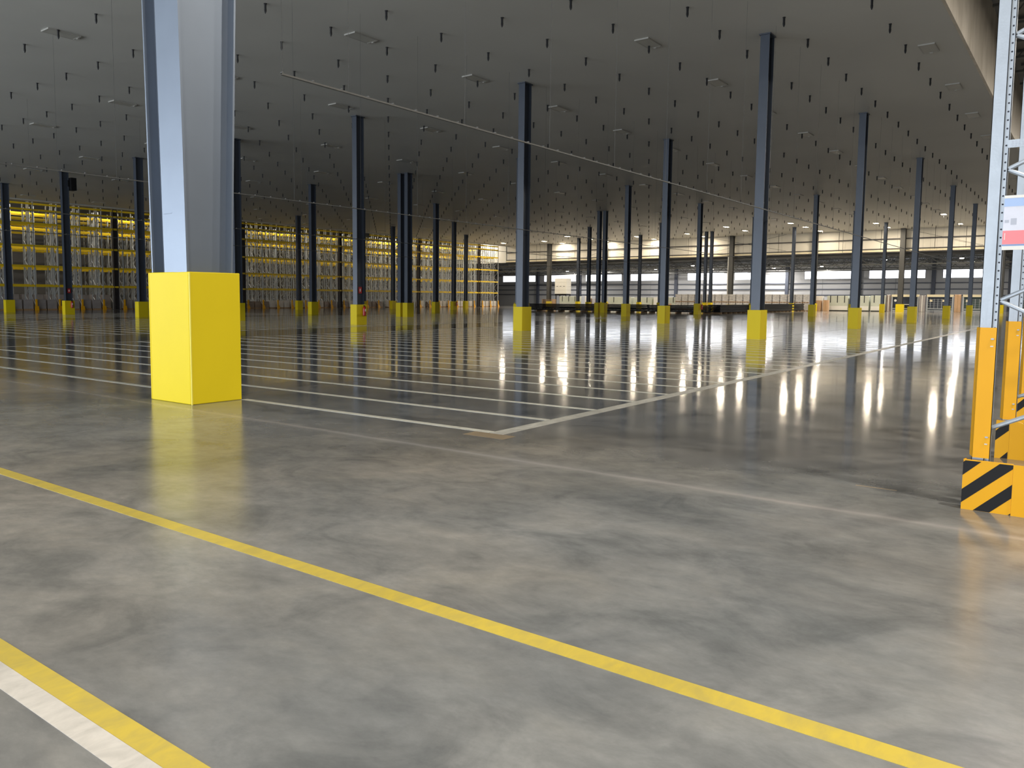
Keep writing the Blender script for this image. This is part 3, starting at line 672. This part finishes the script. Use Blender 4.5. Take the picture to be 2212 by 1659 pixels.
# framed bays with cream tops at the right
def frame_bay(y0, y1, lab, inner, mesh_panel):
    t = thing('dock_frame_bay', lab, 'dock frame', (128.2, y0, 0), 'cream-topped dock frame bays'); w = y1 - y0
    part('top_beam', MB().box(-0.05, 0, 2.12, 0.5, w, 2.45), 'cream', t)
    part('back_panel', MB().box(0.45, 0.05, 0.3, 0.5, w - 0.05, 2.12), inner, t)
    for yy in (0, w - 0.14): part('side_post', MB().box(0, yy, 0, 0.4, yy + 0.14, 2.12), 'galv_far', t)
    for z in (0.15, 0.42): part('base_rail', MB().box(-0.02, 0, z, 0.06, w, z + 0.1), 'galv_far', t)
    if mesh_panel:
        for k in range(1, 7): part('mesh_bar', MB().box(0.0, w * k / 7 - 0.02, 0.5, 0.03, w * k / 7 + 0.02, 1.85), 'galv_far', t)
        for k in range(5): part('mesh_rail', MB().box(0.03, 0.15, 0.6 + k * 0.28, 0.05, w - 0.15, 0.63 + k * 0.28), 'galv_far', t)
        for yy in (w * 0.3, w - 0.7): part('tag', MB().box(-0.02, yy, 1.45, 0, yy + 0.32, 1.75), 'cream', t)
    else:
        part('shelf', MB().box(0.05, 0.3, 1.0, 0.4, w * 0.7, 1.08), 'canwhite', t)
        for k in range(4): part('leg', MB().box(0.1, 0.4 + k * 0.7, 0.5, 0.15, 0.45 + k * 0.7, 1.0), 'galv_far', t)
        part('round_tag', MB().bar((-0.02, w - 0.5, 1.6), (0.0, w - 0.5, 1.6), 0.35, n=10), 'canwhite', t)
frame_bay(19.6, 23.0, 'cream-topped dock frame with dark back panel, leftmost of three', 'navy', False)
frame_bay(15.4, 18.6, 'cream-topped dock frame with wire mesh panel, middle of three', 'navy', True)
frame_bay(10.9, 14.3, 'cream-topped dock frame with green back panel behind the steel upright', 'green', True)
frame_bay(5.0, 9.0, 'cream-topped dock frame at right behind the rack', 'green', True)
box_thing('upright_bundle', 'grey wrapped bundle standing between two dock frames', 'bundle', 128.0, 18.75, 128.6, 19.5, 2.35, 'wrapg')
box_thing('board_bundle', 'brown board bundle standing between two dock frames', 'bundle', 128.0, 14.5, 128.6, 15.25, 2.45, 'board')
box_thing('board_bundle', 'dark brown wrapped bundle left of the first dock frame', 'bundle', 128.0, 23.1, 128.5, 23.6, 2.4, 'wrapb')

# ------------------------------------------------------------------ near rack at the right edge
rack = thing('near_pallet_rack', 'galvanised pallet rack at the right edge with orange post protectors', 'rack', (0, 0, 0))
UP = [6.88, 9.30, 11.72]
def upright(x, n_z=7.5):
    for yc, sgn in ((0.60, 1), (-0.42, -1)):
        mb = MB(); y0, y1 = yc - 0.055, yc + 0.055
        mb.box(0.0, y1 - 0.078, 0.01, 0.004, y1, n_z).box(0.0, y1 - 0.004, 0.01, 0.09, y1, n_z).box(0.0, y1 - 0.078, 0.01, 0.022, y1 - 0.074, n_z)
        mb.box(0.018, y0, 0.01, 0.022, y1 - 0.078, n_z).box(0.018, y0, 0.01, 0.09, y0 + 0.004, n_z)
        p = part('post', mb, 'galv', rack, None, (x, 0, 0))
        hb = MB(); z = 0.2
        while z < n_z:
            hb.bar((0.0170, y0 + 0.016, z), (0.0179, y0 + 0.016, z), 0.013, n=8); z += 0.0585
        part('holes', hb, 'hole', p, 'punched holes')['kind'] = 'stuff'
        part('foot_plate', MB().box(-0.04, y0 - 0.04, 0.0, 0.13, y1 + 0.04, 0.008), 'galv', p)
        if sgn > 0:
            q = part('post_protector', MB().box(-0.036, 0.545, 0.37, -0.030, 0.645, 1.315).hexa([(-0.036, 0.645, 0.37), (-0.030, 0.640, 0.37), (0.09, 0.672, 0.37), (0.09, 0.678, 0.37)], [(-0.036, 0.645, 1.315), (-0.030, 0.640, 1.315), (0.09, 0.672, 1.315), (0.09, 0.678, 1.315)]), 'protect', rack, 'orange bent steel protector', (x, 0, 0))
            for z in (1.235, 0.525): part('bolt', MB().bar((-0.046, 0.567, z), (-0.036, 0.567, z), 0.022, 0.012, n=8), 'galv', q)
            for z in (1.182, 0.474): part('slot', MB().box(-0.038, 0.560, z - 0.004, -0.0361, 0.578, z + 0.004), 'galv_far', q)
    z = 0.585
    while z < n_z - 0.6:
        part('brace', MB().bar((0.05, 0.548, z), (0.05, -0.36, z + 0.46), 0.032, n=8), 'galv', rack, None, (x, 0, 0))
        part('brace', MB().bar((0.05, -0.36, z + 0.46), (0.05, 0.548, z + 0.925), 0.032, n=8), 'galv', rack, None, (x, 0, 0))
        z += 0.925
for x in UP: upright(x)
for z in (6.4, 7.3): part('beam', MB().box(6.97, 0.545, z, 11.72, 0.59, z + 0.12), 'beam', rack, 'orange load beam')
# striped end barriers
def barrier(x, k):
    t = thing('rack_end_barrier', ['black and orange striped floor barrier at the right edge', 'striped floor barrier at the foot of the second rack frame', 'striped floor barrier at the foot of the third rack frame'][k], 'barrier', (x, 0.69, 0), 'striped rack floor barriers')
    W_ = 0.30 if k == 0 else 0.11
    part('striped_plate', MB().prismx([(0, 0.0), (-W_, 0.0), (-W_, 0.36), (-0.012, 0.36), (0, 0.348)], 0.0, 0.012), 'protect', t)
    polys = [[(0, .346), (.014, .358), (.11, .358), (0, .249)], [(0, .146), (.22, .358), (.3, .358), (.3, .332), (0, .048)], [(.075, .001), (.3, .221), (.3, .123), (.175, .001)], [(.285, .001), (.3, .015), (.3, .001)]]
    for P_ in polys:
        if k:
            if k and P_ is polys[0]: P_ = [(0, .17), (.105, .275), (.105, .358), (.085, .358), (0, .265)]
            elif P_ is polys[1]: P_ = [(.045, .001), (.105, .07), (.105, .001)]
            else: continue
        part('black_stripe', MB().prismx([(-u, z) for u, z in P_], -0.0012, -0.0001), 'black', t)
    part('top_flange', MB().box(0.0, -W_, 0.36, 0.012, 0, 0.366), 'protect', t)
    part('end_plate', MB().box(0.012, -0.012, 0, 0.085, 0, 0.36), 'protect', t)
    if k == 0:
        part('plain_plate', MB().box(-0.008, -1.6, 0, 0.0, -W_ - 0.001, 0.362), 'protect', t, 'plain orange plate')
        part('floor_channel', MB().box(0.02, -1.6, 0.30, 0.085, -0.03, 0.335), 'galv', t)
    else:
        part('gusset_plate', MB().prismx([(-W_ - 0.001, 0), (-1.1, 0), (-1.1, 0.05), (-W_ - 0.02, 0.38), (-W_ - 0.001, 0.38)], 0.0, 0.01), 'protect', t, 'plain orange gusset plate')
for k, x in enumerate((6.745, 9.19, 11.6)): barrier(x, k)
# hung sign and perforated rail on the first frame
t = thing('hanging_sign', 'banner-like sign with blue, grey and red bands hung on the rack', 'sign', (6.862, 0, 0))
Y0, Y1 = 0.548, -0.45
part('grey_field', MB().box(0, Y1, 1.875, 0.004, Y0, 2.235), 'signgrey', t, 'pale grey printed middle band')
part('blue_band', MB().box(-0.001, Y1, 2.168, 0, Y0, 2.225), 'signblue', t, 'light blue upper band')
part('red_band', MB().box(-0.001, Y1, 1.905, 0, Y0, 2.0), 'signred', t, 'red lower band')
part('dark_band', MB().box(-0.001, Y1, 1.893, 0, Y0, 1.904), 'signdark', t, 'dark blue line')
part('top_edge', MB().box(-0.002, Y1, 2.226, 0.006, Y0, 2.245), 'canwhite', t); part('bottom_edge', MB().box(-0.002, Y1, 1.865, 0.006, Y0, 1.892), 'canwhite', t)
for k in range(9): part('printed_mark', MB().box(-0.002, 0.532, 1.937 + k * 0.0052, -0.0011, 0.538, 1.9405 + k * 0.0052), 'canwhite', t)
part('printed_block', MB().box(-0.0008, 0.515, 2.055, -0.0001, 0.54, 2.075).box(-0.0008, 0.47, 2.04, -0.0001, 0.505, 2.085), 'signprint', t)
t = part('perforated_rail', MB().box(0, -0.45, 2.575, 0.006, 0.548, 2.63), 'galv', rack, 'perforated cross rail above the sign', (6.862, 0, 0))
mb = MB()
for k in range(26):
    for z in (2.588, 2.602, 2.616): mb.box(-0.0012, 0.525 - k * 0.02 - 0.009, z - 0.003, -0.0002, 0.525 - k * 0.02, z + 0.003)
part('slots', mb, 'signprint', t)['kind'] = 'stuff'
